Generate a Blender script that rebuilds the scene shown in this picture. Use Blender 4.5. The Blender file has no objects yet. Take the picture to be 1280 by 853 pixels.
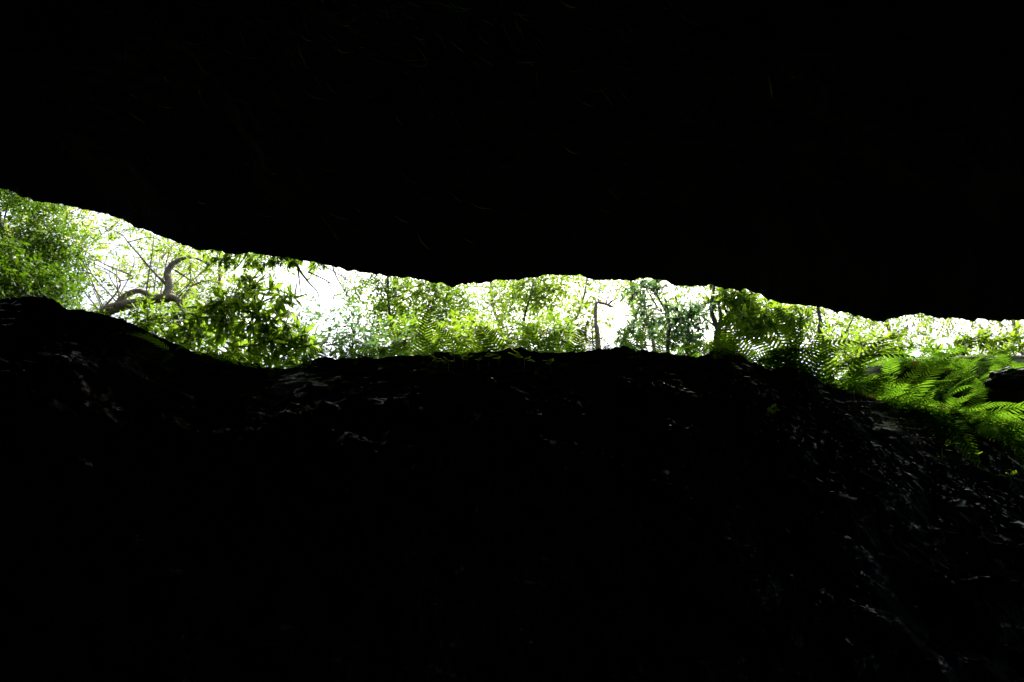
import bpy, math, random
import numpy as np
from mathutils import Vector

rng = np.random.default_rng(11)
random.seed(5)
S = bpy.context.scene
COL = S.collection

# ------------------------------------------------------------------ camera
CAMZ, PITCH, FPX = 1.6, math.radians(25), 1280 * 24 / 36.0
cp, sp = math.cos(PITCH), math.sin(PITCH)
cam_data = bpy.data.cameras.new('camera'); cam_data.lens = 24; cam_data.sensor_width = 36
cam_data.clip_start = 0.05; cam_data.clip_end = 3000
cam = bpy.data.objects.new('camera', cam_data); COL.objects.link(cam)
cam.location = (0, 0, CAMZ); cam.rotation_euler = (math.pi / 2 + PITCH, 0, 0)
S.camera = cam

def at(px, py, Y):
    """a point of the place, from a direction of view and its distance ahead"""
    x = (np.asarray(px, float) - 640) / FPX; y = -(np.asarray(py, float) - 426.5) / FPX
    dy = cp - y * sp; dz = sp + y * cp
    return np.stack([x * Y / dy, Y + 0 * x, CAMZ + dz * Y / dy], -1)

# ------------------------------------------------------------------ noise
def _h(ix, iy, iz, seed):
    n = (ix * 374761393 + iy * 668265263 + iz * 2147483647 + seed * 1442695041).astype(np.uint64) & np.uint64(0xFFFFFFFF)
    n = ((n ^ (n >> np.uint64(13))) * np.uint64(1274126177)) & np.uint64(0xFFFFFFFF)
    n = ((n ^ (n >> np.uint64(16))) * np.uint64(2246822519)) & np.uint64(0xFFFFFFFF)
    n = n ^ (n >> np.uint64(15))
    return n.astype(np.float64) / 4294967295.0 * 2 - 1

def vnoise(x, y, z, seed=0):
    x, y, z = np.broadcast_arrays(x, y, z)
    fx, fy, fz = np.floor(x), np.floor(y), np.floor(z)
    ix, iy, iz = fx.astype(np.int64) + 5000, fy.astype(np.int64) + 5000, fz.astype(np.int64) + 5000
    u, v, w = x - fx, y - fy, z - fz
    u, v, w = [t * t * t * (t * (t * 6 - 15) + 10) for t in (u, v, w)]
    r = 0
    for a in (0, 1):
        for b in (0, 1):
            for c in (0, 1):
                r = r + _h(ix + a, iy + b, iz + c, seed) * (u if a else 1 - u) * (v if b else 1 - v) * (w if c else 1 - w)
    return r

def fbm(x, y, z, octv=4, seed=0, gain=.5):
    r, a, f = 0, 1., 1.
    for o in range(octv):
        r = r + a * vnoise(x * f + 17.3 * o, y * f + 9.1 * o, z * f, seed + o); a *= gain; f *= 2.03
    return r

def sstep(a, b, x):
    t = np.clip((x - a) / (b - a), 0, 1); return t * t * (3 - 2 * t)

# ------------------------------------------------------------------ object helpers
def tag(o, label=None, cat=None, group=None, kind=None):
    if label: o['label'] = label
    if cat: o['category'] = cat
    if group: o['group'] = group
    if kind: o['kind'] = kind
    return o

def link(name, me, parent=None, mat=None):
    if mat and not me.materials: me.materials.append(mat)
    o = bpy.data.objects.new(name, me); COL.objects.link(o)
    if parent: o.parent = parent
    return o

def empty(name, loc, rz=0):
    o = bpy.data.objects.new(name, None); COL.objects.link(o)
    o.location = loc; o.rotation_euler = (0, 0, rz); o.empty_display_size = .1
    return o

def mesh_np(name, V, F, mat=None, smooth=True):
    """V (n,3), F (m,k) with k = 3 or 4"""
    me = bpy.data.meshes.new(name)
    V = np.asarray(V, np.float32); F = np.asarray(F, np.int32)
    k = F.shape[1]
    me.vertices.add(len(V)); me.vertices.foreach_set('co', V.ravel())
    me.loops.add(F.size); me.loops.foreach_set('vertex_index', F.ravel())
    me.polygons.add(len(F)); me.polygons.foreach_set('loop_start', np.arange(0, F.size, k, dtype=np.int32))
    me.polygons.foreach_set('use_smooth', np.full(len(F), smooth, bool))
    if mat: me.materials.append(mat)
    me.update(calc_edges=True)
    return me

def grid_faces(nr, nc, flip=False):
    i = np.arange(nr - 1)[:, None] * nc + np.arange(nc - 1)[None, :]
    f = np.stack([i, i + 1, i + nc + 1, i + nc], -1).reshape(-1, 4)
    return f[:, ::-1] if flip else f

def smooth_path(pts, n=6):
    p = np.asarray(pts, float)
    if len(p) < 3: return np.linspace(p[0], p[-1], n + 1)
    q = np.vstack([2 * p[0] - p[1], p, 2 * p[-1] - p[-2]]); out = []
    for i in range(1, len(q) - 2):
        t = np.linspace(0, 1, n, endpoint=False)[:, None]
        a, b, c, d = q[i - 1], q[i], q[i + 1], q[i + 2]
        out.append(.5 * (2 * b + (c - a) * t + (2 * a - 5 * b + 4 * c - d) * t ** 2 + (3 * b - a - 3 * c + d) * t ** 3))
    return np.vstack(out + [p[-1:]])

class Tubes:
    def __init__(s): s.V, s.F, s.n = [], [], 0
    def add(s, pts, r0, r1, sides=6, n=6, rough=.0, radii=None):
        P = smooth_path(pts, n); m = len(P)
        T = np.gradient(P, axis=0); T /= np.linalg.norm(T, axis=1)[:, None] + 1e-9
        ref = np.array([.31, .2, .93]); A = np.cross(T, ref); A /= np.linalg.norm(A, axis=1)[:, None] + 1e-9
        B = np.cross(T, A)
        t = np.linspace(0, 1, m)
        R = (r0 + (r1 - r0) * t) if radii is None else np.interp(t, np.linspace(0, 1, len(radii)), radii)
        ang = np.arange(sides) / sides * 2 * math.pi
        ring = A[:, None] * np.cos(ang)[None, :, None] + B[:, None] * np.sin(ang)[None, :, None]
        Rr = R[:, None] * np.ones(sides)
        if rough:
            Q = P[:, None] + ring * R[:, None, None]
            Rr = Rr * (1 + rough * fbm(Q[..., 0] * 6, Q[..., 1] * 6, Q[..., 2] * 5, 3, 3))
        V = (P[:, None] + ring * Rr[..., None]).reshape(-1, 3)
        i = np.arange(m - 1)[:, None] * sides; j = np.arange(sides)[None, :]; k = (j + 1) % sides
        F = np.stack([i + j, i + k, i + sides + k, i + sides + j], -1).reshape(-1, 4)
        s.V.append(V); s.F.append(F + s.n); s.n += len(V)
    def mesh(s, name, mat, off=(0, 0, 0)):
        return mesh_np(name, np.vstack(s.V) - np.asarray(off), np.vstack(s.F), mat)

# ------------------------------------------------------------------ materials
def new_mat(name):
    m = bpy.data.materials.new(name); m.use_nodes = True
    nt = m.node_tree; nt.nodes.clear()
    return m, nt, lambda t, **k: _node(nt, t, k)

def _node(nt, t, k):
    n = nt.nodes.new(t)
    for a, b in k.items(): setattr(n, a, b)
    return n

def wet_rock():
    m, nt, N = new_mat('wet dark rock'); L = nt.links.new
    tc = N('ShaderNodeTexCoord'); mp = N('ShaderNodeMapping'); mp.inputs['Rotation'].default_value = (0, math.radians(24), 0); mp.inputs['Scale'].default_value = (1.2, 2., 4.5)
    L(tc.outputs['Object'], mp.inputs[0])
    n1 = N('ShaderNodeTexNoise'); n1.inputs['Scale'].default_value = 1.3; n1.inputs['Detail'].default_value = 6; L(mp.outputs[0], n1.inputs['Vector'])
    ab = N('ShaderNodeMath', operation='SUBTRACT'); ab.inputs[1].default_value = .5; L(n1.outputs['Fac'], ab.inputs[0]); a2 = N('ShaderNodeMath', operation='ABSOLUTE'); L(ab.outputs[0], a2.inputs[0])
    wet = N('ShaderNodeMapRange'); wet.inputs[1].default_value = .028; wet.inputs[2].default_value = .008; L(a2.outputs[0], wet.inputs[0])
    n2 = N('ShaderNodeTexNoise'); n2.inputs['Scale'].default_value = 38; n2.inputs['Detail'].default_value = 8; L(tc.outputs['Object'], n2.inputs['Vector'])
    n3 = N('ShaderNodeTexNoise'); n3.inputs['Scale'].default_value = 5; n3.inputs['Detail'].default_value = 6; L(tc.outputs['Object'], n3.inputs['Vector'])
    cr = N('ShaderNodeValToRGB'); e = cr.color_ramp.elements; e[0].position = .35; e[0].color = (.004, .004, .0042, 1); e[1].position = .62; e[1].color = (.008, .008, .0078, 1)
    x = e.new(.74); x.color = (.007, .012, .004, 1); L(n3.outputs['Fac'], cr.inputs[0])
    def mixv(a, b):
        r = N('ShaderNodeMapRange'); r.inputs[3].default_value = a; r.inputs[4].default_value = b; L(wet.outputs[0], r.inputs[0]); return r
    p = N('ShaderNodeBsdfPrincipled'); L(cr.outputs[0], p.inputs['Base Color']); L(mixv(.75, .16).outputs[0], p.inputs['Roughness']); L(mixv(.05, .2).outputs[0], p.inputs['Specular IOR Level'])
    b = N('ShaderNodeBump'); b.inputs['Strength'].default_value = .6; b.inputs['Distance'].default_value = .03; L(n2.outputs['Fac'], b.inputs['Height']); L(b.outputs[0], p.inputs['Normal'])
    L(p.outputs[0], N('ShaderNodeOutputMaterial').inputs['Surface'])
    return m

def leaf_mat(name, base, base2, trans, trans2, mix=.5, rough=.5, spec=.25):
    m, nt, N = new_mat(name); L = nt.links.new
    geo = N('ShaderNodeNewGeometry'); tc = N('ShaderNodeTexCoord')
    nz = N('ShaderNodeTexNoise'); nz.inputs['Scale'].default_value = 1.6; nz.inputs['Detail'].default_value = 3
    L(tc.outputs['Object'], nz.inputs['Vector'])
    add = N('ShaderNodeMath', operation='MULTIPLY_ADD'); add.inputs[1].default_value = .65; add.inputs[2].default_value = -.08
    L(geo.outputs['Random Per Island'], add.inputs[0])
    ad2 = N('ShaderNodeMath', operation='MULTIPLY_ADD', use_clamp=True); ad2.inputs[1].default_value = .5
    L(nz.outputs['Fac'], ad2.inputs[0]); L(add.outputs[0], ad2.inputs[2])
    def ramp(a, b):
        r = N('ShaderNodeMixRGB'); r.inputs[1].default_value = (*a, 1); r.inputs[2].default_value = (*b, 1)
        L(ad2.outputs[0], r.inputs[0]); return r
    cb, ct = ramp(base, base2), ramp(trans, trans2)
    p = N('ShaderNodeBsdfPrincipled'); p.inputs['Roughness'].default_value = rough
    p.inputs['Specular IOR Level'].default_value = spec
    L(cb.outputs[0], p.inputs['Base Color'])
    t = N('ShaderNodeBsdfTranslucent'); L(ct.outputs[0], t.inputs['Color'])
    mx = N('ShaderNodeMixShader'); mx.inputs[0].default_value = mix
    L(p.outputs[0], mx.inputs[1]); L(t.outputs[0], mx.inputs[2])
    o = N('ShaderNodeOutputMaterial'); L(mx.outputs[0], o.inputs['Surface'])
    return m

def rough_mat(name, c1, c2, c3=None, scale=6., r0=.4, r1=.8, bump=.4, bscale=30., spec=.5, detail=6):
    m, nt, N = new_mat(name); L = nt.links.new
    tc = N('ShaderNodeTexCoord')
    n1 = N('ShaderNodeTexNoise'); n1.inputs['Scale'].default_value = scale; n1.inputs['Detail'].default_value = detail
    L(tc.outputs['Object'], n1.inputs['Vector'])
    cr = N('ShaderNodeValToRGB'); e = cr.color_ramp.elements
    e[0].position = .35; e[0].color = (*c1, 1); e[1].position = .62; e[1].color = (*c2, 1)
    if c3: x = e.new(.72); x.color = (*c3, 1)
    L(n1.outputs['Fac'], cr.inputs[0])
    n2 = N('ShaderNodeTexNoise'); n2.inputs['Scale'].default_value = bscale; n2.inputs['Detail'].default_value = 8
    L(tc.outputs['Object'], n2.inputs['Vector'])
    mr = N('ShaderNodeMapRange'); mr.inputs[1].default_value = .3; mr.inputs[2].default_value = .7
    mr.inputs[3].default_value = r0; mr.inputs[4].default_value = r1
    n3 = N('ShaderNodeTexNoise'); n3.inputs['Scale'].default_value = scale * .5; n3.inputs['Detail'].default_value = 4
    L(tc.outputs['Object'], n3.inputs['Vector']); L(n3.outputs['Fac'], mr.inputs[0])
    b = N('ShaderNodeBump'); b.inputs['Strength'].default_value = bump; b.inputs['Distance'].default_value = .03
    L(n2.outputs['Fac'], b.inputs['Height'])
    p = N('ShaderNodeBsdfPrincipled'); L(cr.outputs[0], p.inputs['Base Color']); L(mr.outputs[0], p.inputs['Roughness'])
    p.inputs['Specular IOR Level'].default_value = spec
    L(b.outputs[0], p.inputs['Normal'])
    o = N('ShaderNodeOutputMaterial'); L(p.outputs[0], o.inputs['Surface'])
    return m

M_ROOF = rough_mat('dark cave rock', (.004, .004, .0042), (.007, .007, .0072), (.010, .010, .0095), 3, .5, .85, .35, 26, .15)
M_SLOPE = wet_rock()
M_SOIL = rough_mat('forest litter', (.005, .008, .002), (.008, .015, .003), (.012, .026, .003), 4, .85, .98, 1., 22, .02)
M_BARK = rough_mat('brown bark', (.14, .105, .06), (.28, .22, .13), (.17, .19, .07), 9, .6, .9, .7, 35, .3)
M_BARKD = rough_mat('dark bark', (.045, .035, .026), (.10, .08, .06), None, 9, .6, .9, .7, 35, .3)
M_BARKR = rough_mat('ruddy bark', (.22, .14, .085), (.34, .23, .15), None, 9, .5, .9, .5, 35, .3)
M_MOSS = rough_mat('mossy bark', (.07, .05, .03), (.10, .14, .025), (.16, .22, .04), 7, .7, .95, .9, 50, .2)
M_GLINT = rough_mat('pale glint strand', (.46, .54, .64), (.60, .68, .78), None, 9, .25, .5, .2, 40, .5)  # pale colour stands in for light caught on the roof's rock edges

LM = dict(
    mid=leaf_mat('mid green leaf', (.03, .07, .010), (.055, .10, .016), (.10, .225, .006), (.245, .40, .016)),
    fresh=leaf_mat('fresh green leaf', (.04, .09, .012), (.07, .11, .018), (.135, .28, .006), (.32, .47, .022)),
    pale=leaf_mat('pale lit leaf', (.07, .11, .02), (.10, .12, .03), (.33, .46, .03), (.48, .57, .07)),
    dark=leaf_mat('dark glossy leaf', (.03, .07, .014), (.05, .10, .018), (.15, .31, .012), (.32, .48, .025), .48, .3),
    blue=leaf_mat('bluish green leaf', (.025, .06, .03), (.05, .09, .045), (.08, .20, .06), (.16, .30, .07), .4, .35),
    fern=leaf_mat('fern green', (.035, .095, .007), (.055, .12, .010), (.055, .15, .005), (.125, .25, .010), .56, .8, .0),
    brown=leaf_mat('dry brown frond', (.07, .04, .014), (.11, .065, .022), (.12, .065, .015), (.18, .10, .02), .35, .8, .02),
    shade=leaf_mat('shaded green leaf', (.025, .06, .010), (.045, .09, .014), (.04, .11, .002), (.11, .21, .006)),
    sprout=leaf_mat('sprout green', (.08, .18, .015), (.11, .20, .025), (.26, .50, .02), (.38, .54, .04), .5, .7, .03),
)

# ------------------------------------------------------------------ outlines of cave lip and rock rim (direction of view, distance ahead)
LIP = np.array([(-900, 330), (-500, 215), (-300, 190), (-120, 208), (0, 236), (30, 245), (60, 254), (100, 262), (130, 268), (165, 281), (190, 292), (215, 301), (230, 308),
    (250, 314), (290, 317), (330, 318), (360, 322), (385, 328), (410, 333), (440, 338), (470, 344), (500, 347), (530, 351), (552, 356), (565, 358), (580, 356), (610, 353),
    (640, 349), (680, 346), (705, 343), (725, 344), (740, 348), (760, 349), (790, 350), (815, 349), (835, 352), (852, 357), (868, 357), (890, 357), (905, 361), (930, 362),
    (950, 368), (960, 373), (985, 380), (998, 380), (1021, 384), (1048, 390), (1077, 395), (1092, 400), (1104, 403), (1117, 400), (1130, 396), (1153, 392), (1171, 396),
    (1190, 398), (1209, 402), (1230, 399), (1262, 402), (1290, 399), (1400, 404), (1600, 416), (1900, 440), (2200, 470)], float)
RIM = np.array([(-900, 430), (-400, 385), (-150, 372), (0, 374), (30, 370), (58, 370), (70, 376), (85, 384), (100, 388), (120, 389), (150, 397), (175, 408), (200, 420), (240, 440),
    (265, 441), (285, 446), (310, 452), (330, 458), (360, 460), (385, 452), (405, 446), (430, 447), (470, 446), (520, 443), (560, 441), (590, 440), (615, 438), (635, 435), (650, 434),
    (670, 438), (700, 439), (720, 438), (755, 437), (768, 434), (785, 433), (800, 437), (840, 442), (870, 447), (888, 440), (905, 434), (922, 441), (940, 452), (962, 460),
    (985, 460), (1010, 466), (1030, 480), (1060, 488), (1090, 498), (1120, 506), (1150, 513), (1180, 520), (1210, 530), (1240, 543), (1280, 562), (1400, 620), (1700, 690), (2200, 740)], float)

def lipY(px): return np.interp(px, [-900, 0, 400, 700, 1000, 1280, 2200], [7.0, 6.6, 6.15, 5.95, 4.85, 4.05, 3.85])
def rimY(px): return np.interp(px, [-900, 0, 300, 700, 1000, 1280, 2200], [5.1, 5.0, 5.0, 4.8, 4.45, 4.05, 4.0])

def colpx(a, b, lo, hi, fine, coarse):
    return np.concatenate([np.arange(a, lo, coarse), np.arange(lo, hi, fine), np.arange(hi, b + coarse, coarse)])

# ------------------------------------------------------------------ cave roof
cx = colpx(-900, 2200, -80, 1360, 2.5, 12)
lp = at(cx, np.interp(cx, LIP[:, 0], LIP[:, 1]), lipY(cx))
jag = 3.0 * fbm(cx / 12., 0., 0., 3, 41) + 3.4 * np.abs(vnoise(cx / 6., 2., 0., 42)) - 1.5
jag = jag * lipY(cx) / FPX * .8
Xl, Yl, Zl = lp.T
lift = np.array([(0, 0), (.03, .05), (.10, .14), (.25, .27), (.6, .48), (1.2, .72), (2.0, .95), (3.0, 1.15), (4.5, 1.3), (6.5, 1.3), (8.2, .9), (9.4, -.6), (10.2, -2.6), (10.6, -7.5)])
sd = np.concatenate([np.linspace(0, .3, 16), np.linspace(.32, 5.2, 190), np.linspace(5.3, 10.6, 50)])
dz = np.interp(sd, lift[:, 0], lift[:, 1])
Y = Yl[None] - sd[:, None]; X = np.repeat(Xl[None], len(sd), 0)
Z = Zl[None] + dz[:, None] - jag[None] * np.exp(-sd / .10)[:, None]
amp = sstep(0.02, 1.0, sd)[:, None]
Z = Z + amp * (.26 * fbm(X * .9, Y * .9, 0., 3, 7) + .06 * fbm(X * 4, Y * 4, 0., 3, 9)) + amp * .30 * np.abs(vnoise(X * .55 + .4 * Y, Y * .7, 0., 5))
cr_ = fbm(X * 1.6 + Y * 1.1, Y * 2.2 - X * .8, 0., 3, 21); Z += amp * .09 * np.abs(cr_) + amp * .02 * fbm(X * 14, Y * 14, 0., 3, 27)
side = sstep(7.2, 9.6, np.abs(X))
Z = Z * (1 - side) + (-1.2) * side
Z = np.maximum(Z, -1.3)
inner = np.stack([X, Y, Z], -1)
od = np.array([(.04, .05), (.10, .14), (.16, .3), (.15, .6), (0, 1.1), (-.4, 1.8), (-1.2, 2.6), (-2.5, 3.3), (-5, 3.9), (-9, 4.2), (-13, 3.4), (-18, 0), (-24, -6)])
osd = np.linspace(0, 1, 70); oy = np.interp(osd, np.linspace(0, 1, len(od)), od[:, 0]); oz = np.interp(osd, np.linspace(0, 1, len(od)), od[:, 1])
Xo = np.repeat(Xl[None], 70, 0); Yo = Yl[None] + oy[:, None]; Zo = Zl[None] + oz[:, None] - jag[None] * np.exp(-osd / .02)[:, None]
aout = sstep(0, .3, osd)[:, None]
Zo = Zo + aout * .5 * fbm(Xo * .6, Yo * .6, 0., 4, 13) + .05 * sstep(0, .06, osd)[:, None] * fbm(Xo * 5, Zo * 5, 0., 3, 14)
s2 = sstep(7.2, 9.6, np.abs(Xo)) * (1 - aout)
Zo = Zo * (1 - s2) - 1.2 * s2
Zo = np.maximum(Zo * (1 - sstep(10, 13.5, np.abs(Xo))) - 1.3 * sstep(10, 13.5, np.abs(Xo)), -1.4)
outer = np.stack([Xo, Yo, Zo], -1)
allr = np.concatenate([outer[::-1], inner], 0)
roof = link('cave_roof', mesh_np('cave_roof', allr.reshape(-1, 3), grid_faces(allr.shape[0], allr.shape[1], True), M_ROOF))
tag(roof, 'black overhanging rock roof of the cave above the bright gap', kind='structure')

# ------------------------------------------------------------------ rock slope, cave floor and the ground beyond
rx = colpx(-900, 2200, -80, 1360, 2.2, 12)
rp = at(rx, np.interp(rx, RIM[:, 0], RIM[:, 1]), rimY(rx))
rjag = (1.8 * fbm(rx / 13., 3., 0., 3, 51) + 1.5 * vnoise(rx / 4., 1., 0., 52) - 1.0) * rimY(rx) / FPX
Xr, Yr, Zr = rp.T
XS, ZS = Xr.copy(), np.convolve(np.pad(Zr, 30, mode='edge'), np.ones(61) / 61, 'valid')
Zsm = np.convolve(np.pad(Zr, 8, mode='edge'), np.ones(17) / 17, 'valid')

def ground(x, y):
    zr = np.interp(x / (1 + np.maximum(0, y - 6) / 8), XS, ZS); w = 1 - sstep(6, 15, y)
    g = (zr - .12) * w + (1 - w) * 3.5 + .012 * np.maximum(0, y - 20)
    bank = 4.10 + .10 * np.sin(x * 1.7) * .3                              # the mossy bank on the right, behind the rim
    k = sstep(2.3, 3.0, x) * sstep(4.9, 5.9, y) * (1 - sstep(8, 14, y))
    return np.maximum(g, g * (1 - k) + bank * k)

sd = np.concatenate([np.linspace(0, .25, 14), np.linspace(.26, 3.4, 270), np.linspace(3.5, 11.5, 50)])
down = np.array([(0, 0), (.02, .035), (.10, .15), (.3, .40), (.7, .88), (1.2, 1.6), (1.8, 2.6), (2.2, 3.3)])
dz = np.interp(sd, down[:, 0], down[:, 1])
X = np.repeat(Xr[None], len(sd), 0); Y = Yr[None] - sd[:, None]
kk = np.exp(-sd / .25)[:, None]
Z0 = Zr[None] * kk + Zsm[None] * (1 - kk) - dz[:, None] + rjag[None] * np.exp(-sd / .07)[:, None]
amp = sstep(.0, .8, sd)[:, None]
st = Z0 + .45 * X                                                    # beds of the rock dip to the right
lumps = .10 * fbm(X * 1.3, Z0 * 1.3, 0., 3, 61) + .035 * fbm(X * 5.5, st * 9, 0., 3, 63)
bed = np.abs(vnoise(X * .35, st * 3.1, .5, 66)); ledge = .07 * (1 - sstep(0, .35, bed))
fine = .024 * np.abs(fbm(X * 14, st * 20, Y * 8, 3, 68)) + .008 * fbm(X * 38, st * 44, Y * 20, 2, 69)
push = amp * (lumps + ledge) + np.minimum(1, .15 + amp) * fine * sstep(0, .1, sd)[:, None]
Z = np.maximum(Z0, -.0 + .12 * fbm(X * .9, Y * .9, 0., 4, 70))
wall = sstep(0., .5, Z0 - .1)
Z = Z + wall * push * .55
Y2 = Y - wall * push * .8
inn = np.stack([X, Y2, Z], -1)
oo = np.concatenate([np.linspace(.03, 1, 18), np.linspace(1.1, 12, 60), np.geomspace(13, 600, 40)])
X = Xr[None] * (1 + np.maximum(0, (Yr[None] + oo[:, None]) - 6) / 8); Y = Yr[None] + oo[:, None]
zz = ground(X, Y); k = sstep(0, .4, oo)[:, None]
Z = (Zr[None] - .25 * oo[:, None] + rjag[None] * np.exp(-oo / .06)[:, None]) * (1 - k) + k * zz
Z = Z + .12 * sstep(.2, 1.5, oo)[:, None] * (fbm(X * .8, Y * .8, 0., 3, 74) - .6)
out = np.stack([X, Y, Z], -1)
nout = int((oo < .6).sum())
rockg = np.concatenate([out[:nout][::-1], inn], 0)
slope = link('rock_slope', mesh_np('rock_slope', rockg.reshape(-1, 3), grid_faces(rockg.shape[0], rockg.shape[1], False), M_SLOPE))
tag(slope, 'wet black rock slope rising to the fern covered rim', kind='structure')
gr = out[nout - 1:]
gnd = link('forest_ground', mesh_np('forest_ground', gr.reshape(-1, 3), grid_faces(gr.shape[0], gr.shape[1], True), M_SOIL))
tag(gnd, 'leaf littered forest ground beyond the rock rim', kind='structure')
q = np.array([(-900, -900, -1.6), (900, -900, -1.6), (900, 900, -1.6), (-900, 900, -1.6)], float)
tag(link('ground', mesh_np('ground', q, [(0, 1, 2, 3)], M_SOIL)), 'low ground around the cave hill', kind='structure')

# ------------------------------------------------------------------ leaves
KITE = (np.array([(0, 0, 0), (.5, .42, -.12), (0, 1, -.10), (-.5, .42, -.12)], float), np.array([(0, 1, 2), (0, 2, 3)]))
def lance():
    t = np.array([0, .18, .45, .75, 1.]); w = np.array([.06, .36, .5, .34, .0]); z = -.22 * t ** 2
    V = []
    for a, b, c in zip(t, w, z): V += [(-b, a, c - .3 * b * .5), (0, a, c), (b, a, c - .3 * b * .5)]
    F = []
    for i in range(4):
        o = i * 3; F += [(o, o + 1, o + 4), (o, o + 4, o + 3), (o + 1, o + 2, o + 5), (o + 1, o + 5, o + 4)]
    return np.array(V), np.array(F)
LANCE = lance()

def norm(v): return v / (np.linalg.norm(v, axis=-1, keepdims=True) + 1e-9)

def leaves(P, D, U, ln, wd, shape=KITE):
    """P base, D direction, U rough up of every leaf -> V, F"""
    T, F = shape; D = norm(D); A = norm(np.cross(D, U)); Nn = np.cross(A, D)
    V = P[:, None] + (A[:, None] * (T[None, :, 0, None] * wd[:, None, None]) + D[:, None] * (T[None, :, 1, None] * ln[:, None, None])
                      + Nn[:, None] * (T[None, :, 2, None] * ln[:, None, None]))
    k = len(T)
    FF = F[None] + (np.arange(len(P)) * k)[:, None, None]
    return V.reshape(-1, 3), FF.reshape(-1, F.shape[1])

def clump(c, r, n, ln, asp=.42, kind='spray', shape=KITE, flat=.75):
    """one leafy clump: little twigs spread through an ellipsoid, leaves along or whorled at each twig"""
    c = np.asarray(c, float); per = 9 if kind == 'spray' else 7
    m = max(1, n // per)
    d = norm(rng.normal(size=(m, 3))); rad = rng.random(m) ** .45
    O = c + d * rad[:, None] * np.array([1, 1, flat]) * r
    O += .25 * r * np.stack([vnoise(O[:, 0] * 2.2, O[:, 1] * 2.2, O[:, 2] * 2.2, s) for s in (90, 91, 92)], -1)
    tw = norm(d * .8 + rng.normal(size=(m, 3)) * .7 + np.array([0, 0, -.15]))
    if kind == 'spray':
        L = ln * 3.2 * rng.uniform(.7, 1.3, m)
        t = np.linspace(.08, 1, per)
        P = O[:, None] + tw[:, None] * (t[None, :, None] * L[:, None, None]); P[..., 2] -= (t ** 2)[None] * L[:, None] * .22
        sideways = norm(np.cross(tw, np.array([0, 0, 1.]) + rng.normal(size=(m, 3)) * .35))
        sgn = np.where(np.arange(per) % 2, 1., -1.)
        D = sideways[:, None] * sgn[None, :, None] * .9 + tw[:, None] * .75 + rng.normal(size=(m, per, 3)) * .28
        D[..., 2] -= .15
    else:
        P = np.repeat(O[:, None], per, 1) + rng.normal(size=(m, per, 3)) * ln * .08
        a1 = norm(np.cross(tw, rng.normal(size=(m, 3)))); a2 = np.cross(tw, a1)
        th = (np.arange(per) / per * 2 * math.pi)[None] + rng.uniform(0, 6, (m, 1))
        D = (a1[:, None] * np.cos(th)[..., None] + a2[:, None] * np.sin(th)[..., None]) * 1.0 + tw[:, None] * .55 + rng.normal(size=(m, per, 3)) * .16
        D[..., 2] -= .12
    P = P.reshape(-1, 3); D = D.reshape(-1, 3); k = len(P)
    U = np.array([0, 0, 1.]) + rng.normal(size=(k, 3)) * .5
    l = ln * rng.uniform(.6, 1.25, k)
    return leaves(P, D, U, l, l * asp * rng.uniform(.8, 1.15, k), shape)

def merge(parts):
    V, F, n = [], [], 0
    for v, f in parts: V.append(v); F.append(f + n); n += len(v)
    return np.vstack(V), np.vstack(F)

def tree(name, label, cat, base, trunk, rad, clumps, ln, mat, bark, dens=1., asp=.42, kind='spray', shape=KITE, limbs=(), twig=.35, group=None, part='crown', stem='trunk', rough=.18):
    """trunk: points from base up; clumps: (x, y, z, r, n); every clump is carried by a limb from the trunk"""
    base = np.asarray(base, float); root = empty(name, base); tag(root, label, cat, group)
    T = Tubes(); tp = [np.asarray(p, float) for p in trunk]; sm = smooth_path(tp, 8)
    T.add(tp, rad, rad * .35, 9, 8, rough)
    for pts, r0, r1 in limbs: T.add([np.asarray(p, float) for p in pts], r0, r1, 6, 6, rough * .7)
    parts = []
    for (x, y, z, r, n) in clumps:
        c = np.array([x, y, z]); cand = sm[len(sm) // 4:]
        d = np.linalg.norm(cand - c, axis=1) + .9 * np.maximum(0, cand[:, 2] - c[2]); a = cand[np.argmin(d)]
        mid = (a + c) / 2 + rng.normal(size=3) * .12 * np.linalg.norm(c - a); mid[2] += .1 * np.linalg.norm(c - a)
        T.add([a, mid, c], max(.008, rad * .3 * twig), .005, 5, 5)
        for _ in range(4):
            e = c + norm(rng.normal(size=3)) * r * .85
            T.add([(mid + c * 2) / 3, (c + e) / 2 + rng.normal(size=3) * .1 * r, e], max(.005, rad * .10 * twig), .003, 4, 4)
        parts.append(clump(c, r, int(n * dens), ln, asp, kind, shape))
    link(stem, T.mesh(stem, bark, base), root)
    if parts:
        V, F = merge(parts); link(part, mesh_np(part, V - base, F, mat, True), root)
    return root

def pc(px, py, Y, r, n): return (*at(px, py, Y), r, n)
def gb(px, Y, dx=0):                                                   # a tree base on the ground at this bearing
    p = at(px, 430, Y); return np.array([p[0] + dx, Y, ground(p[0] + dx, Y) - .15])

# big white openings in the canopy (bearing, height, half sizes)
HOLES = [(402, 378, 52, 42), (440, 352, 50, 16), (596, 368, 16, 14), (782, 405, 26, 36), (722, 352, 16, 8), (878, 362, 22, 10), (886, 412, 14, 22), (840, 376, 16, 12),
         (1182, 410, 34, 18), (1225, 404, 30, 8), (105, 378, 14, 10), (640, 400, 10, 12), (705, 372, 14, 14)]
def keep(px, py, m=1.0):
    for hx, hy, a, b in HOLES:
        if ((px - hx) / (a * m)) ** 2 + ((py - hy) / (b * m)) ** 2 < 1: return False
    return True

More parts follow.
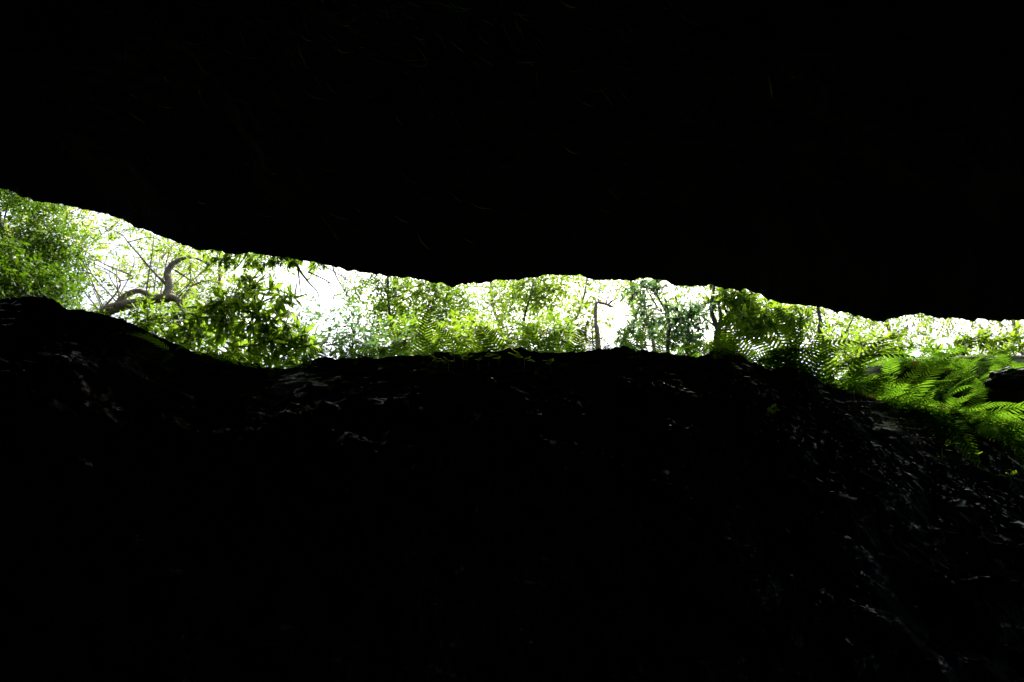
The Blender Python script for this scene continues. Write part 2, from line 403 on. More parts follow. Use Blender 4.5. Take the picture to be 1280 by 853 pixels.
def scatter(x0, x1, y0, y1, Y, dY, r, n, count, m=1.0):
    out, g = [], 0
    while len(out) < count and g < 4000:
        g += 1
        px, py, yy = random.uniform(x0, x1), random.uniform(y0, y1), Y + random.uniform(-dY, dY)
        mr = r * random.uniform(.7, 1.25)
        if not keep(px, py, m): continue
        out.append(pc(px, py, yy, mr, int(n * (mr / r) ** 2)))
    return out

# ---- left: dense small leaved tree
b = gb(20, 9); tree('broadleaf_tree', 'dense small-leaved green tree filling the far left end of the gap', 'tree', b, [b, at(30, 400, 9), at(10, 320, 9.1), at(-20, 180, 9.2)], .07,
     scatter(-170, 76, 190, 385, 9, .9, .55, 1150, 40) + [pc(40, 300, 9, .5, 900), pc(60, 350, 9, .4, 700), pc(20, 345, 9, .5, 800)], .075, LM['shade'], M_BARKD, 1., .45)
# ---- crooked grey tree
bb = gb(60, 10.5); P = lambda x, y, d=10.2: at(x, y, d)
limbs = [([P(207, 376), P(212, 356), P(209, 342), P(216, 330), P(230, 323), P(244, 323), P(256, 328)], .088, .010),
         ([P(140, 390), P(154, 372), P(172, 364), P(186, 369), P(196, 376)], .06, .045),
         ([P(160, 380), P(140, 352), P(132, 340), P(96, 330)], .014, .003), ([P(200, 373), P(212, 360), P(230, 345), P(236, 336)], .012, .003), ([P(130, 391), P(112, 352), P(105, 340)], .012, .003), ([P(207, 355), P(190, 338), P(175, 320), P(160, 303)], .025, .012), ([P(160, 303), P(150, 292), P(120, 280)], .012, .005),
         ([P(219, 338), P(233, 347), P(243, 356)], .02, .008),
         ([P(120, 396, 10.6), P(150, 350, 10.6), P(90, 318, 10.8)], .02, .006), ([P(148, 352, 10.6), P(165, 345, 10.4), P(110, 322, 10.2)], .014, .004),
         ([P(165, 345, 10.4), P(130, 330, 10.2), P(95, 305, 10.2)], .012, .004), ([P(160, 303), P(185, 297), P(200, 300)], .012, .004), ([P(130, 375, 10.5), P(95, 338, 10.6)], .012, .004)]
tr = tree('crooked_tree', 'crooked brown tree with a leaning trunk and hooked limb at the left', 'tree', bb, [bb, P(80, 430), P(122, 395), P(160, 381), P(200, 373), P(220, 374), P(228, 384), P(240, 392)], .12,
     [pc(105, 300, 11, .35, 120), pc(150, 275, 10.6, .35, 170), pc(230, 300, 11, .4, 160), pc(265, 330, 10.8, .35, 160), pc(190, 262, 10.5, .5, 200), pc(88, 290, 10, .3, 150), pc(250, 372, 10, .3, 120), pc(128, 382, 9.8, .2, 70), pc(170, 386, 9.8, .22, 90), pc(192, 384, 9.7, .2, 80), pc(238, 330, 9.8, .2, 70), pc(160, 330, 10.6, .3, 70), pc(140, 300, 10.6, .4, 150), pc(205, 320, 10.6, .25, 60)], .085, LM['fresh'], M_BARK, 1., .42, limbs=limbs)
T = Tubes(); T.add([P(226, 379), P(236, 362), P(247, 354), P(266, 350)], .028, .008, 6, 6, .2); T.add([P(247, 354), P(240, 338), P(232, 326)], .012, .004, 5, 5)
o = link('dead_branch', T.mesh('dead_branch', M_BARKR, bb), tr); o['label'] = 'bare reddish side branch'
# ---- pale far canopy trees, bearing by bearing
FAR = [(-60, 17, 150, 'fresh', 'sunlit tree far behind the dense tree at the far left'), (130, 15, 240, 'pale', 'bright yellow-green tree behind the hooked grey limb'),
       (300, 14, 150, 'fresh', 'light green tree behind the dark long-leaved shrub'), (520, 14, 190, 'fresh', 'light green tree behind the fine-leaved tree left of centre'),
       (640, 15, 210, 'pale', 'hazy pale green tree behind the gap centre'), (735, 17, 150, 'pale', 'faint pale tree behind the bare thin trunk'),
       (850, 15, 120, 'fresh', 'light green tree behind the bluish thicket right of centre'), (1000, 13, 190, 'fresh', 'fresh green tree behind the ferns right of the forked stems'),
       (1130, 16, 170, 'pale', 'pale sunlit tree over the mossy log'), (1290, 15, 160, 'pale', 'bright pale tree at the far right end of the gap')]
for px, Yd, hw, mt, lab in FAR:
    tx = px + {130: -75, 735: 60, 850: -40}.get(px, -20); b = gb(tx, Yd)
    cl = scatter(px - hw * .75, px + hw * .75, 235 if px < 250 else 300, 450, Yd, 1.8, .6, 170, {735: 34, 130: 95, 1130: 54, 1290: 46, 300: 40, -60: 50}.get(px, 32), {130: .6, 735: .95, 1130: .9, 1290: .9}.get(px, 1.3))
    tree('broadleaf_tree', lab, 'tree', b, [b, at(tx + 8, 440, Yd), at(tx - 6, 360, Yd), at(tx + 5, 200, Yd)], .06, cl, .105, LM[mt], M_BARK, 1., .45, group='pale trees behind the rim')
# ---- dark long leaved shrub in front of the crooked tree
b = gb(300, 6.9); cl = []
for x, y, r, n in [(300, 380, .26, 190), (330, 400, .26, 200), (282, 405, .24, 160), (345, 372, .2, 110), (362, 415, .2, 130), (318, 432, .25, 190), (350, 446, .22, 160), (290, 440, .2, 120), (318, 358, .18, 80), (268, 388, .18, 80), (372, 440, .15, 80), (248, 412, .2, 90)]:
    cl.append(pc(x, y, 6.8 + random.uniform(-.25, .25), r, n))
tree('leafy_shrub', 'dark glossy long-leaved shrub left of the big white sky opening', 'shrub', b, [b, at(312, 450, 6.9), at(322, 410, 6.9), at(318, 370, 6.9)], .03, cl, .175, LM['dark'], M_BARKD, .75, .28, 'whorl', LANCE, part='foliage', stem='stem')
b = gb(215, 7.2); tree('leafy_shrub', 'low green shrub under the crooked trunk at the left', 'shrub', b, [b, at(215, 425, 7.2), at(210, 400, 7.2)], .025,
     [pc(x, y, 7.1, .2, 150) for x, y in [(185, 395), (210, 402), (236, 396), (215, 420), (255, 420), (240, 432), (170, 404)]], .10, LM['mid'], M_BARKD, 1., .32, 'whorl', LANCE, part='foliage', stem='stem')
b = gb(375, 8); tree('leafy_shrub', 'small bluish shrub at the left foot of the white sky opening', 'shrub', b, [b, at(372, 440, 8), at(374, 395, 8)], .03,
     [pc(x, y, 8, .17, 150) for x, y in [(374, 392), (368, 410), (377, 425), (362, 430)]], .075, LM['blue'], M_BARKD, 1., .4, part='foliage', stem='stem')
# ---- tree on the cave roof whose thin branches droop in front of the lip
b = np.array([-2.6, 3.2, 7.9]); Q = lambda x, y, d=7.0: at(x, y, d)
limbs = [([b + (.1, .3, 1.6), b + (.3, 2.2, 2.0), Q(345, 270), Q(372, 332), Q(385, 352), Q(397, 366), Q(400, 387)], .022, .004),
         ([Q(372, 332), Q(374, 350), Q(377, 376)], .012, .004), ([Q(385, 340), Q(410, 352), Q(425, 366)], .010, .003), ([Q(380, 325), Q(400, 330), Q(440, 355), Q(455, 378)], .010, .003),
         ([Q(345, 270), Q(400, 300), Q(420, 345), Q(430, 362), Q(440, 380)], .014, .003), ([Q(410, 352), Q(418, 375), Q(422, 390)], .006, .002), ([Q(318, 300), Q(300, 330), Q(285, 342)], .010, .004), ([Q(345, 270), Q(318, 300)], .016, .01)]
rt = tree('drooping_tree', 'tree whose thin bare twigs droop from above across the white opening', 'tree', b, [b, b + (0, .1, 1.5), b + (-.2, .3, 4)], .13,
     [pc(372, 318, 7, .14, 90), pc(352, 322, 7, .16, 110), pc(330, 318, 7, .2, 130), pc(300, 322, 7.1, .2, 120), pc(398, 330, 7, .08, 36), pc(275, 322, 7, .2, 90), pc(345, 270, 7, .5, 500), pc(300, 280, 7, .4, 400),
      (-3, 3.6, 11, 1.2, 1500), (-2, 4.6, 10.6, 1.1, 1300), (-3.4, 2.4, 11.4, 1.1, 1300)], .10, LM['mid'], M_BARKD, 1., .33, 'whorl', LANCE, limbs=limbs)
# ---- fine leaved tree left of centre
b = gb(490, 10); cl = []
for x, y, r, n in [(462, 372, .33, 420), (448, 352, .22, 150), (480, 356, .28, 360), (486, 395, .35, 480), (470, 415, .3, 350), (505, 375, .3, 350), (520, 400, .4, 600), (545, 372, .35, 520), (560, 395, .4, 650), (548, 420, .4, 600), (575, 380, .3, 420), (580, 410, .35, 500), (520, 425, .35, 480), (560, 362, .25, 330), (530, 355, .22, 260), (500, 335, .3, 300)]:
    cl.append(pc(x, y, 10 + random.uniform(-.5, .5), r, n))
tree('broadleaf_tree', 'fine-leaved olive green tree left of centre beside the white opening', 'tree', b, [b, at(492, 440, 10), at(487, 395, 10), at(485, 345, 10), at(490, 260, 10.2)], .035, cl, .08, LM['mid'], M_BARKD, 1., .5)
# ---- dark clumps at the top of the gap centre
b = gb(665, 9.5); cl = [pc(x, y, 9.5 + random.uniform(-.4, .4), r, n) for x, y, r, n in [(650, 360, .28, 330), (672, 358, .3, 420), (690, 350, .25, 260), (682, 375, .2, 200), (640, 372, .2, 160), (664, 340, .4, 500), (700, 362, .15, 90), (655, 390, .15, 60)]]
tree('slender_tree', 'slim tree with a dark leaf cluster under the roof edge at centre', 'tree', b, [b, at(656, 440, 9.5), at(655, 400, 9.6), at(666, 355, 9.5), at(668, 300, 9.5)], .03, cl, .085, LM['dark'], M_BARKD, 1., .42)
b = gb(725, 10.5); cl = [pc(x, y, 10.5 + random.uniform(-.4, .4), r, n) for x, y, r, n in [(726, 385, .2, 110), (732, 368, .2, 110), (715, 405, .25, 190), (700, 425, .3, 240), (735, 350, .25, 140), (690, 400, .2, 110)]]
tree('slender_tree', 'thin leaning sapling left of the bare brown trunk', 'tree', b, [b, at(708, 430, 10.5), at(722, 395, 10.5), at(732, 360, 10.5), at(738, 300, 10.5)], .028, cl, .10, LM['fresh'], M_BARK, 1., .42)
b = gb(748, 9.5); A9 = lambda x, y, d=9.5: at(x, y, d)
tree('bare_tree', 'thin bare brown trunk bent sharply right against white sky', 'tree', b, [b, A9(748, 435), A9(745, 405), A9(745, 381), A9(752, 379), A9(766, 384)], .045, [pc(758, 405, 10, .15, 30), pc(765, 362, 9.6, .15, 60), pc(748, 358, 9.6, .12, 50)], .08, LM['fresh'], M_BARKR, 1., .4,
     limbs=[([A9(760, 381), A9(766, 376), A9(772, 373)], .018, .008), ([A9(759, 379), A9(756, 374)], .012, .004), ([A9(741, 430, 9.9), A9(740, 405, 9.9), A9(744, 390, 9.9)], .014, .006), ([A9(733, 428, 10), A9(732, 410, 10), A9(735, 400, 10)], .016, .006)])
# ---- bluish thicket right of centre
b = gb(830, 7.6); cl = [pc(x, y, 7.6 + random.uniform(-.35, .35), r, n) for x, y, r, n in [(815, 385, .2, 130), (806, 405, .22, 170), (795, 422, .2, 160), (850, 395, .2, 170), (862, 410, .2, 190), (845, 412, .22, 200), (868, 392, .15, 90), (850, 430, .2, 190), (865, 428, .18, 170), (790, 365, .2, 90), (812, 362, .2, 100), (780, 432, .14, 90), (835, 398, .18, 110), (825, 360, .16, 70), (880, 385, .12, 60)]]
tree('leafy_shrub', 'bluish dark thicket shrub right of centre with white sky holes', 'shrub', b, [b, at(835, 435, 7.6), at(838, 405, 7.6), at(822, 370, 7.6)], .03, cl, .085, LM['blue'], M_BARKD, 1., .34, 'whorl', LANCE, part='foliage', stem='stem',
     limbs=[([at(822, 385, 7.6), at(812, 368, 7.6), at(800, 352, 7.6)], .012, .006), ([at(848, 395, 7.6), at(846, 375, 7.6), at(838, 362, 7.6)], .010, .005)])
# ---- forked stems
b = gb(897, 8); A8 = lambda x, y, d=8.: at(x, y, d)
cl = [pc(x, y, 8 + random.uniform(-.3, .3), r, n) for x, y, r, n in [(885, 378, .12, 50), (908, 372, .16, 100), (925, 385, .25, 260), (945, 385, .28, 330), (960, 400, .28, 330), (935, 402, .22, 230), (975, 392, .25, 240), (912, 350, .3, 260), (990, 402, .22, 200), (930, 372, .22, 230), (905, 425, .18, 150), (895, 432, .16, 120)]]
tree('forked_tree', 'fork of dark slim stems with fresh green leaves right of centre', 'tree', b, [b, A8(897, 430), A8(898, 415), A8(890, 392), A8(890, 375), A8(896, 340)], .05, cl, .115, LM['fresh'], M_BARKD, 1., .36, 'whorl', LANCE,
     limbs=[([A8(898, 415), A8(901, 395), A8(899, 380), A8(902, 345)], .03, .015), ([A8(900, 408), A8(910, 395), A8(905, 380), A8(912, 345)], .028, .012), ([A8(894, 408), A8(883, 400), A8(872, 392)], .016, .006),
            ([A8(906, 405), A8(925, 402), A8(940, 408), A8(950, 418)], .018, .008)])
# ---- thin trunks right
b = gb(1027, 11); tree('slender_tree', 'upright brown trunk above the ferns right of centre', 'tree', b, [b, at(1028, 430, 11), at(1026, 405, 11), at(1022, 380, 11), at(1018, 330, 11)], .05,
     [pc(x, y, 11 + random.uniform(-.4, .4), r, n) for x, y, r, n in [(1000, 400, .3, 230), (1045, 405, .25, 130), (1010, 345, .6, 400), (985, 392, .3, 260), (1012, 425, .3, 260)]], .09, LM['fresh'], M_BARKD, 1., .45)
b = gb(1056, 9); tree('slender_tree', 'thin dark sapling leaning right beside the upright brown trunk', 'tree', b, [b, at(1054, 430, 9), at(1058, 415, 9), at(1068, 392, 9), at(1080, 350, 9)], .022,
     [pc(1075, 360, 9, .3, 200), pc(1060, 425, 9, .2, 110), pc(1090, 430, 9, .2, 90), pc(1040, 420, 9, .2, 90)], .09, LM['mid'], M_BARKD, 1., .42)
b = gb(1205, 8.5); tree('leafy_shrub', 'light green broad-leaved bush above the mossy log', 'shrub', b, [b, at(1205, 445, 8.5), at(1210, 425, 8.5)], .03,
     [pc(x, y, 8.5, .22, n) for x, y, n in [(1205, 432, 90), (1225, 425, 90), (1245, 432, 90), (1180, 438, 70), (1265, 425, 90), (1150, 440, 60), (1120, 430, 70)]], .12, LM['fresh'], M_BARKD, 1., .4, 'whorl', LANCE, part='foliage', stem='stem')
# low bushes that close the foot of the gap
LOW = [(440, 7.5, 'blue', 'small dark bluish bush at the right foot of the white opening', 420), (505, 7.8, 'mid', 'low green bush on the rim under the fine-leaved tree', 425), (565, 7.6, 'fresh', 'low bright bush on the rim left of centre', 425),
       (612, 8.4, 'fresh', 'low yellow-green bush on the rim at centre', 425), (672, 8.2, 'mid', 'low bush on the rim below the dark leaf cluster', 428), (1075, 6.6, 'fresh', 'bright green bush behind the ferns left of the mossy log', 440)]
for px, Yd, mt, lab, y in LOW:
    b = gb(px, Yd); w = 34
    cl = [pc(px + random.uniform(-w, w), y + random.uniform(-16, 22), Yd + random.uniform(-.3, .3), .2, 130) for _ in range(9)]
    tree('leafy_shrub', lab, 'shrub', b, [b, at(px, y + 20, Yd), at(px + 4, y - 8, Yd)], .02, cl, .085, LM[mt], M_BARKD, 1., .4, group='low bushes along the rim', part='foliage', stem='stem')

# ------------------------------------------------------------------ ferns
def frond_mesh(L, npair, wmax, arch, curl):
    """one arching pinnate frond along +Y: rachis and its paired pinnae, as one blade"""
    t = np.linspace(0, 1, 24)
    rch = np.stack([curl * t ** 2 * L, L * (t - .18 * arch * t ** 2), L * (arch * (.55 * t - .95 * t ** 2.2))], -1)
    V, F, n = [], [], 0
    def quad(v, f):
        nonlocal n
        V.append(v); F.append(np.asarray(f) + n); n += len(v)
    Tn = norm(np.gradient(rch, axis=0)); Sd = norm(np.cross(Tn, [0, 0, 1.])); Up = np.cross(Sd, Tn)
    w = .0035 * (1 - .8 * t)
    v = np.concatenate([rch - Sd * w[:, None], rch + Up * w[:, None] * 1.2, rch + Sd * w[:, None]], 0); k = len(t)
    f = [(i, i + 1, k + i + 1, k + i) for i in range(k - 1)] + [(k + i, k + i + 1, 2 * k + i + 1, 2 * k + i) for i in range(k - 1)]
    quad(v, f)
    for i in range(npair):
        u = .10 + .9 * (i + .5) / npair
        for s in (-1, 1):
            uu = min(1, u + .006 * s)
            p = np.array([np.interp(uu, t, rch[:, j]) for j in range(3)]); tn = norm(np.array([np.interp(uu, t, Tn[:, j]) for j in range(3)]))
            sdv = norm(np.cross(tn, [0, 0, 1.])); up = np.cross(sdv, tn)
            ln = wmax * (math.sin(math.pi * min(1, .16 + .84 * uu) ** .85) ** .75 + .05) * rng.uniform(.88, 1.08)
            if uu > .95: ln = max(ln * .6, .01)
            d = norm(sdv * s + tn * (.25 + .55 * uu) + up * rng.uniform(-.12, .14)); hw = L * .9 / npair * .29
            ax = norm(np.cross(up, d)) * (1 if s > 0 else -1)
            q = np.array([0, .3, .65, 1.]); ww = np.array([.8, 1., .75, .03]) * hw
            c = p + d * (q * ln)[:, None] - up * (q ** 2 * ln * .22)[:, None] + tn * (q ** 2 * ln * .16)[:, None]
            v = np.concatenate([c - ax * ww[:, None], c + ax * ww[:, None]], 0)
            quad(v, [(j, j + 1, 4 + j + 1, 4 + j) for j in range(3)])
    return mesh_np('frond', np.vstack(V), np.vstack(F), LM['fern'])

FRONDS = [frond_mesh(L, n, w, a, c) for L, n, w, a, c in [(.62, 19, .10, .55, .06), (.55, 17, .09, .75, -.08), (.70, 21, .105, .45, .1), (.48, 15, .08, .6, .0), (.58, 17, .11, .85, -.05), (.66, 20, .09, .35, .04)]]
DEAD = FRONDS[1].copy(); DEAD.materials[0] = LM['brown']

def fern(loc, size, n, lean, label, group, tilt=(.1, .75), spread=math.pi, hang=False):
    """lean: bearing the fronds favour, spread: half width of the fan"""
    root = empty('fern', loc); tag(root, label, 'fern', group)
    for i in range(n):
        dead = random.random() < .012
        f = link('frond', DEAD if dead else random.choice(FRONDS), root)
        if dead: f['label'] = 'dry brown frond'
        a = lean + spread * (2 * (i + .5) / n - 1) + random.uniform(-.3, .3)
        tl = random.uniform(*tilt)
        if hang and random.random() < .45: tl = random.uniform(-1.0, -.15) if math.cos(a) < -.15 else random.uniform(.35, 1.15)
        f.rotation_euler = (tl, random.uniform(-.5, .5), a)
        s = size * random.uniform(.55, 1.2); f.scale = (s, s, s)
    return root

ORD = 'first second third fourth fifth sixth seventh eighth ninth tenth eleventh twelfth thirteenth fourteenth fifteenth sixteenth seventeenth eighteenth nineteenth twentieth twenty-first twenty-second twenty-third twenty-fourth twenty-fifth twenty-sixth twenty-seventh twenty-eighth twenty-ninth thirtieth thirty-first thirty-second thirty-third thirty-fourth thirty-fifth'.split()
def rim_point(px, dpy=0, dY=0):
    return at(px, np.interp(px, RIM[:, 0], RIM[:, 1]) + dpy, rimY(px) + dY)

PATCH = [  # where, list of (bearing, below rim, beyond rim, size, fronds), lean, tilt, spread
    ('on the left rim under the crooked trunk', [(150, 8, .05, .55, 6), (172, 2, .2, .7, 6), (196, 8, .1, .75, 7), (218, 14, -.05, .6, 6), (240, 2, .15, .7, 7), (262, 8, .0, .6, 6)], 0, (-.1, .7), math.pi),
    ('on the rim under the dark long-leaved shrub', [(284, 6, .1, .7, 6), (306, 12, .0, .7, 6), (330, 6, .1, .75, 7), (352, 2, .1, .8, 7), (376, 4, .0, .8, 8)], 0, (-.1, .6), math.pi),
    ('on the rim below the white opening', [(385, 10, -.06, .6, 6), (402, 5, .15, .6, 6), (432, 3, .15, .6, 7), (455, 3, .2, .75, 7), (478, 3, .2, .7, 6), (500, 2, .2, .75, 7)], 0, (.2, .8), math.pi),
    ('on the rim at the gap centre', [(525, 2, .2, .75, 6), (548, 2, .2, .9, 6), (583, 2, .2, .75, 6), (603, 2, .15, .85, 7), (630, 2, .15, .8, 6), (668, 2, .15, 1.0, 4), (694, 2, .12, .75, 7), (712, 2, .15, .85, 6), (744, 2, .12, .7, 7)], 0, (.2, 1.0), math.pi),
    ('on the rim below the bluish thicket', [(768, 2, .25, .7, 6), (792, 2, .2, .7, 6), (818, 2, .2, .65, 6), (846, 2, .2, .65, 6), (868, 2, .2, .7, 7), (890, 4, .15, .7, 6)], 0, (.2, .9), math.pi),
    ('on the rim right of the forked stems', [(898, 2, .3, .95, 8), (912, 2, .12, .9, 9), (926, 4, .4, .95, 9), (938, 4, .12, .95, 10), (950, 2, .5, .95, 9), (962, 2, .15, .95, 10), (974, 0, .45, .95, 9), (986, 0, .1, .95, 10), (997, 0, .55, .95, 9), (1008, 2, .15, 1., 10), (1020, 0, .5, .95, 9), (1030, -2, .12, 1., 10), (1040, -2, .6, .95, 9), (1052, -4, .2, 1., 10)], 0, (.15, 1.0), math.pi),
    ('on the rim in front of the mossy log', [(1062, -2, .1, .75, 10), (1074, -6, .45, .85, 9), (1085, -2, .05, .75, 10), (1097, -6, .4, .85, 9), (1108, -2, .05, .75, 10), (1119, -8, .35, .85, 9), (1130, -2, .03, .75, 10), (1142, -8, .3, .85, 9), (1153, -2, .0, .75, 10), (1164, -8, .3, .85, 9), (1175, -2, .0, .75, 10)], 0, (-.2, .7), math.pi),
    ('hanging over the rim at the far right', [(1186, -2, .0, .75, 10), (1198, -10, .28, .85, 9), (1208, -2, .0, .75, 10), (1219, -10, .25, .85, 9), (1230, -2, -.02, .75, 10), (1241, -12, .22, .85, 9), (1252, -2, -.02, .75, 10), (1263, -14, .2, .85, 9), (1274, -4, -.02, .8, 10), (1288, -12, .1, .85, 9), (1304, -14, .15, .9, 9), (1330, -10, .1, .9, 9)], 0, (-.3, .65), math.pi),
]
BANK = [(1092, 462, 5.3), (1112, 470, 5.25), (1130, 460, 5.5), (1140, 478, 5.2), (1158, 466, 5.45), (1170, 488, 5.1), (1182, 472, 5.4), (1196, 462, 5.6), (1204, 490, 5.1), (1216, 474, 5.4), (1232, 496, 5.05), (1248, 500, 5.0), (1286, 484, 5.3), (1310, 470, 5.5), (1120, 458, 5.8), (1138, 456, 5.75), (1152, 458, 5.8), (1172, 456, 5.75), (1190, 455, 5.8), (1210, 456, 5.7), (1228, 454, 5.8), (1300, 456, 5.7), (1108, 464, 5.6), (1128, 468, 5.4), (1148, 472, 5.35), (1166, 464, 5.6), (1186, 482, 5.2), (1200, 468, 5.5), (1222, 464, 5.6), (1240, 462, 5.65), (1260, 458, 5.75)]
for i, (px, py, Yb) in enumerate(sorted(BANK)):
    p = at(px, py, Yb); p[2] = ground(p[0], p[1]) + .0
    fern(p, .75, 8, 0, f'green fern on the bank below the mossy log, {ORD[i]} from the left there', 'ferns below the mossy log', (-.1, .7), hang=True)
for where, lst, lean, tilt, spread in PATCH:
    for i, (px, dpy, dY, sz, n) in enumerate(lst):
        p = rim_point(px, 0, dY); p[2] = ground(p[0], p[1]) + .02 if dY > .25 else rim_point(px, dpy, 0)[2] - .02
        fern(p, sz, n, lean, f'green fern {where}, {ORD[i]} from the left there', 'ferns along the rock rim', tilt, spread, hang=tilt[0] < 0)

# ------------------------------------------------------------------ seedlings on the dark slope
def slope_point(px, py):
    """where this line of sight meets the rock slope"""
    from mathutils.bvhtree import BVHTree
    global _bvh
    try: _bvh
    except NameError:
        me = slope.data; _bvh = BVHTree.FromPolygons([v.co for v in me.vertices], [tuple(p.vertices) for p in me.polygons])
    d = Vector(at(px, py, 1.) - np.array([0, 0, CAMZ])).normalized()
    h, nrm, _, _ = _bvh.ray_cast(Vector((0, 0, CAMZ)), d)
    return (np.array(h), np.array(nrm)) if h else (None, None)

SEED = [('under the fern patch left of centre', [(500, 450), (530, 455), (545, 460), (568, 455), (578, 460), (560, 464)]),
        ('on the dark ledge at centre', [(584, 458), (612, 457), (624, 459), (648, 457), (655, 461), (688, 467), (598, 464)]),
        ('on the slope below the forked stems', [(845, 449), (858, 449), (800, 447), (972, 527), (966, 529)]),
        ('on the wet rock under the right ferns', [(1010, 484), (1040, 493), (1052, 497), (1225, 582), (1205, 532), (1180, 573), (1262, 610), (1150, 520)])]
for where, lst in SEED:
    for i, (px, py) in enumerate(sorted(lst)):
        h, nrm = slope_point(px, py)
        if h is None: continue
        if nrm[1] > 0: nrm = -nrm
        root = empty('seedling', h); tag(root, f'tiny green seedling {where}, {ORD[i]} from left', 'seedling', 'seedlings on the dark slope')
        st = Tubes(); top = np.array([0, 0, .05]) + nrm * .03
        st.add([nrm * -.01, top * .5 + rng.normal(size=3) * .006, top], .003, .002, 5, 4)
        link('stem', st.mesh('stem', LM['sprout']), root)
        k = random.randint(5, 8); D = np.stack([np.array([math.cos(a), math.sin(a) * .8 - .3, random.uniform(-.1, .7)]) for a in rng.uniform(0, 6.28, k)])
        l = rng.uniform(.03, .08, k)
        v, f = leaves(top + rng.normal(size=(k, 3)) * .012, D, np.tile([0, -.3, 1.], (k, 1)), l, l * .5, LANCE)
        link('leaves', mesh_np('leaves', v, f, LM['sprout']), root)

# ------------------------------------------------------------------ stone chips added to the slope to catch glints of wet rock edges
M_CHIP = rough_mat('wet stone', (.006, .006, .0066), (.011, .011, .012), None, 30, .06, .2, .25, 90, .7)
def chips(bands, count):
    V, F, n = [], [], 0
    nu, nv = 9, 7
    th = np.linspace(0, math.pi, nv)[:, None]; ph = np.linspace(0, 2 * math.pi, nu)[None]
    d = np.stack([np.sin(th) * np.cos(ph), np.sin(th) * np.sin(ph), np.cos(th) + 0 * ph], -1)
    gf = grid_faces(nv, nu)
    for pts, sx, sy, share in bands:
        pts = np.array(pts, float)
        for _ in range(int(count * share)):
            k = random.random() * (len(pts) - 1); i = int(k); p = pts[i] + (pts[i + 1] - pts[i]) * (k - i)
            h, nrm = slope_point(p[0] + random.gauss(0, sx), p[1] + random.gauss(0, sy))
            if h is None: continue
            if nrm[1] > 0: nrm = -nrm
            r = .006 * math.exp(random.gauss(.2, .55)); sc = np.array([random.uniform(.9, 2.2), .8, random.uniform(.55, 1.)]) * r
            q = 1 + .45 * fbm(d[..., 0] * 1.6 + random.random() * 50, d[..., 1] * 1.6, d[..., 2] * 1.6, 2, 88); q[:, -1] = q[:, 0]
            v = (d * q[..., None] * sc).reshape(-1, 3)
            a = -.42 + random.gauss(0, .25); ca, sa = math.cos(a), math.sin(a)
            v = np.stack([v[:, 0] * ca - v[:, 2] * sa, v[:, 1], v[:, 0] * sa + v[:, 2] * ca], -1)
            V.append(v + h + nrm * r * .25); F.append(gf + n); n += len(v)
    return mesh_np('glint_chips', np.vstack(V), np.vstack(F), M_CHIP)
BANDS = [([(690, 468), (820, 480), (900, 500), (985, 532), (1060, 558), (1150, 582), (1290, 640)], 14, 3.2, .40), ([(985, 540), (1060, 575), (1180, 615), (1290, 665)], 25, 5, .15),
         ([(650, 545), (720, 560), (790, 580), (815, 600), (860, 630)], 14, 4, .12), ([(1180, 520), (1230, 550), (1290, 590)], 14, 10, .10), ([(820, 462), (930, 480), (1020, 500), (1100, 530)], 18, 3, .10),
         ([(880, 670), (960, 700), (1030, 740), (1090, 790)], 30, 16, .04), ([(1000, 600), (1120, 690), (1280, 720)], 60, 30, .04), ([(480, 460), (600, 470), (700, 470)], 40, 8, .04)]
tag(link('glint_chips', chips(BANDS, 1150)), 'small wet chips added to make the diagonal bands of glints on the black slope', 'added stones', kind='stuff')

# ------------------------------------------------------------------ mossy log and boulder at the right
a, c = at(1105, 462, 5.9), at(1345, 446, 6.3); T = Tubes()
T.add([a, a * .7 + c * .3 + (0, 0, .02), a * .35 + c * .65 - (0, 0, .015), c], .055, .075, 16, 16, .45)
tag(link('fallen_log', T.mesh('fallen_log', M_MOSS, a)), 'mossy fallen log lying behind the right ferns', 'log').location = a
def boulder(c, r, label, mat=None):
    n, m = 48, 64
    th = np.linspace(0, math.pi, n)[:, None]; ph = np.linspace(0, 2 * math.pi, m)[None]
    d = np.stack([np.sin(th) * np.cos(ph), np.sin(th) * np.sin(ph), np.cos(th) + 0 * ph], -1)
    k = 1 + .35 * fbm(d[..., 0] * 1.4, d[..., 1] * 1.4, d[..., 2] * 1.4, 4, 77)
    V = d * k[..., None] * np.asarray(r); V[:, -1] = V[:, 0]
    o = link('boulder', mesh_np('boulder', V.reshape(-1, 3), grid_faces(n, m), mat or M_SLOPE)); o.location = c
    tag(o, label, 'rock')
boulder(at(1268, 474, 5.45), (.20, .16, .08), 'dark rock under the mossy log at the far right', M_ROOF)
boulder(at(40, 397, 5.15), (.32, .25, .13), 'black hump of rock on the left rim below the dense tree')

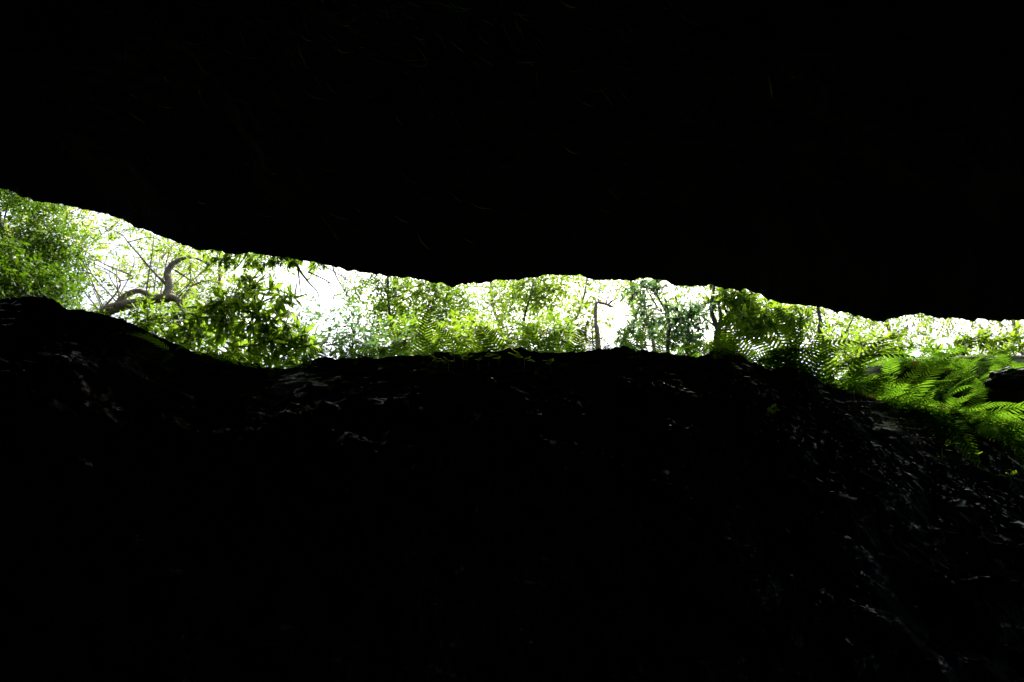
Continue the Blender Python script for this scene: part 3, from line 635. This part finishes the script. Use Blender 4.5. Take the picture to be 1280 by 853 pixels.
# ------------------------------------------------------------------ pale strands on the roof, painted glints of its scalloped rock edges
from mathutils.bvhtree import BVHTree
rb = BVHTree.FromPolygons([v.co for v in roof.data.vertices], [tuple(p.vertices) for p in roof.data.polygons])
T = Tubes()
for _ in range(230):
    px = random.gauss(520, 170); py = abs(random.gauss(-15, 65)) - 25
    if random.random() < .3: px, py = random.uniform(150, 800), random.uniform(0, 300)
    ang = random.gauss(.85, .3); ln = random.uniform(6, 34); bend = random.uniform(-.7, .25); pts = []
    for s in np.linspace(0, 1, 5):
        x = px + math.cos(ang + bend * s) * ln * s; y = py + math.sin(ang + bend * s) * ln * s
        d = Vector(at(x, y, 1.) - np.array([0, 0, CAMZ])).normalized(); h = rb.ray_cast(Vector((0, 0, CAMZ)), d)[0]
        if h is None: break
        pts.append(np.array(h) - np.array(d) * (.006 + .02 * s))
    if len(pts) == 5 and sum(np.linalg.norm(pts[k + 1] - pts[k]) for k in range(4)) < 2.2 * ln * pts[0][1] / 600: w_ = min(1.4, .6 * math.exp(random.gauss(-.35, .55))); T.add(pts, .002, .001, 5, 3, radii=[.0006, .0034 * w_, .0045 * w_, .0012])
tag(link('roof_glints', T.mesh('roof_glints', M_GLINT)), 'fine pale strands standing in for glints on the black cave roof', 'glints', kind='stuff')

# ------------------------------------------------------------------ light
SUN_EL, SUN_AZ = math.radians(58), math.radians(12)       # azimuth from +Y towards +X
w = bpy.data.worlds.new('World'); S.world = w; w.use_nodes = True
nt = w.node_tree; bg = nt.nodes['Background']
sky = nt.nodes.new('ShaderNodeTexSky'); sky.sky_type = 'NISHITA'; sky.sun_disc = False
sky.sun_elevation = SUN_EL; sky.sun_rotation = SUN_AZ; sky.dust_density = 6; sky.air_density = 1.2; sky.ozone_density = 1
nt.links.new(sky.outputs[0], bg.inputs[0]); bg.inputs[1].default_value = .15
sl = bpy.data.lights.new('sun', 'SUN'); sl.energy = 4.5; sl.angle = math.radians(.5); sl.color = (1, .95, .86)
so = bpy.data.objects.new('sun', sl); COL.objects.link(so)
dirv = Vector((math.sin(SUN_AZ) * math.cos(SUN_EL), math.cos(SUN_AZ) * math.cos(SUN_EL), math.sin(SUN_EL)))
so.rotation_euler = dirv.to_track_quat('Z', 'Y').to_euler(); so.location = (0, 0, 60)

S.view_settings.view_transform = 'Standard'; S.view_settings.look = 'None'; S.view_settings.exposure = 1.5; S.view_settings.gamma = 1
S.render.engine = 'CYCLES'
S.cycles.max_bounces = 7; S.cycles.diffuse_bounces = 4; S.cycles.transmission_bounces = 5; S.cycles.glossy_bounces = 3
S.cycles.use_denoising = True
S.cycles.denoiser = 'OPENIMAGEDENOISE'
S.cycles.denoising_prefilter = 'ACCURATE'
S.cycles.denoising_input_passes = 'RGB_ALBEDO_NORMAL'
S.cycles.sample_clamp_indirect = 6
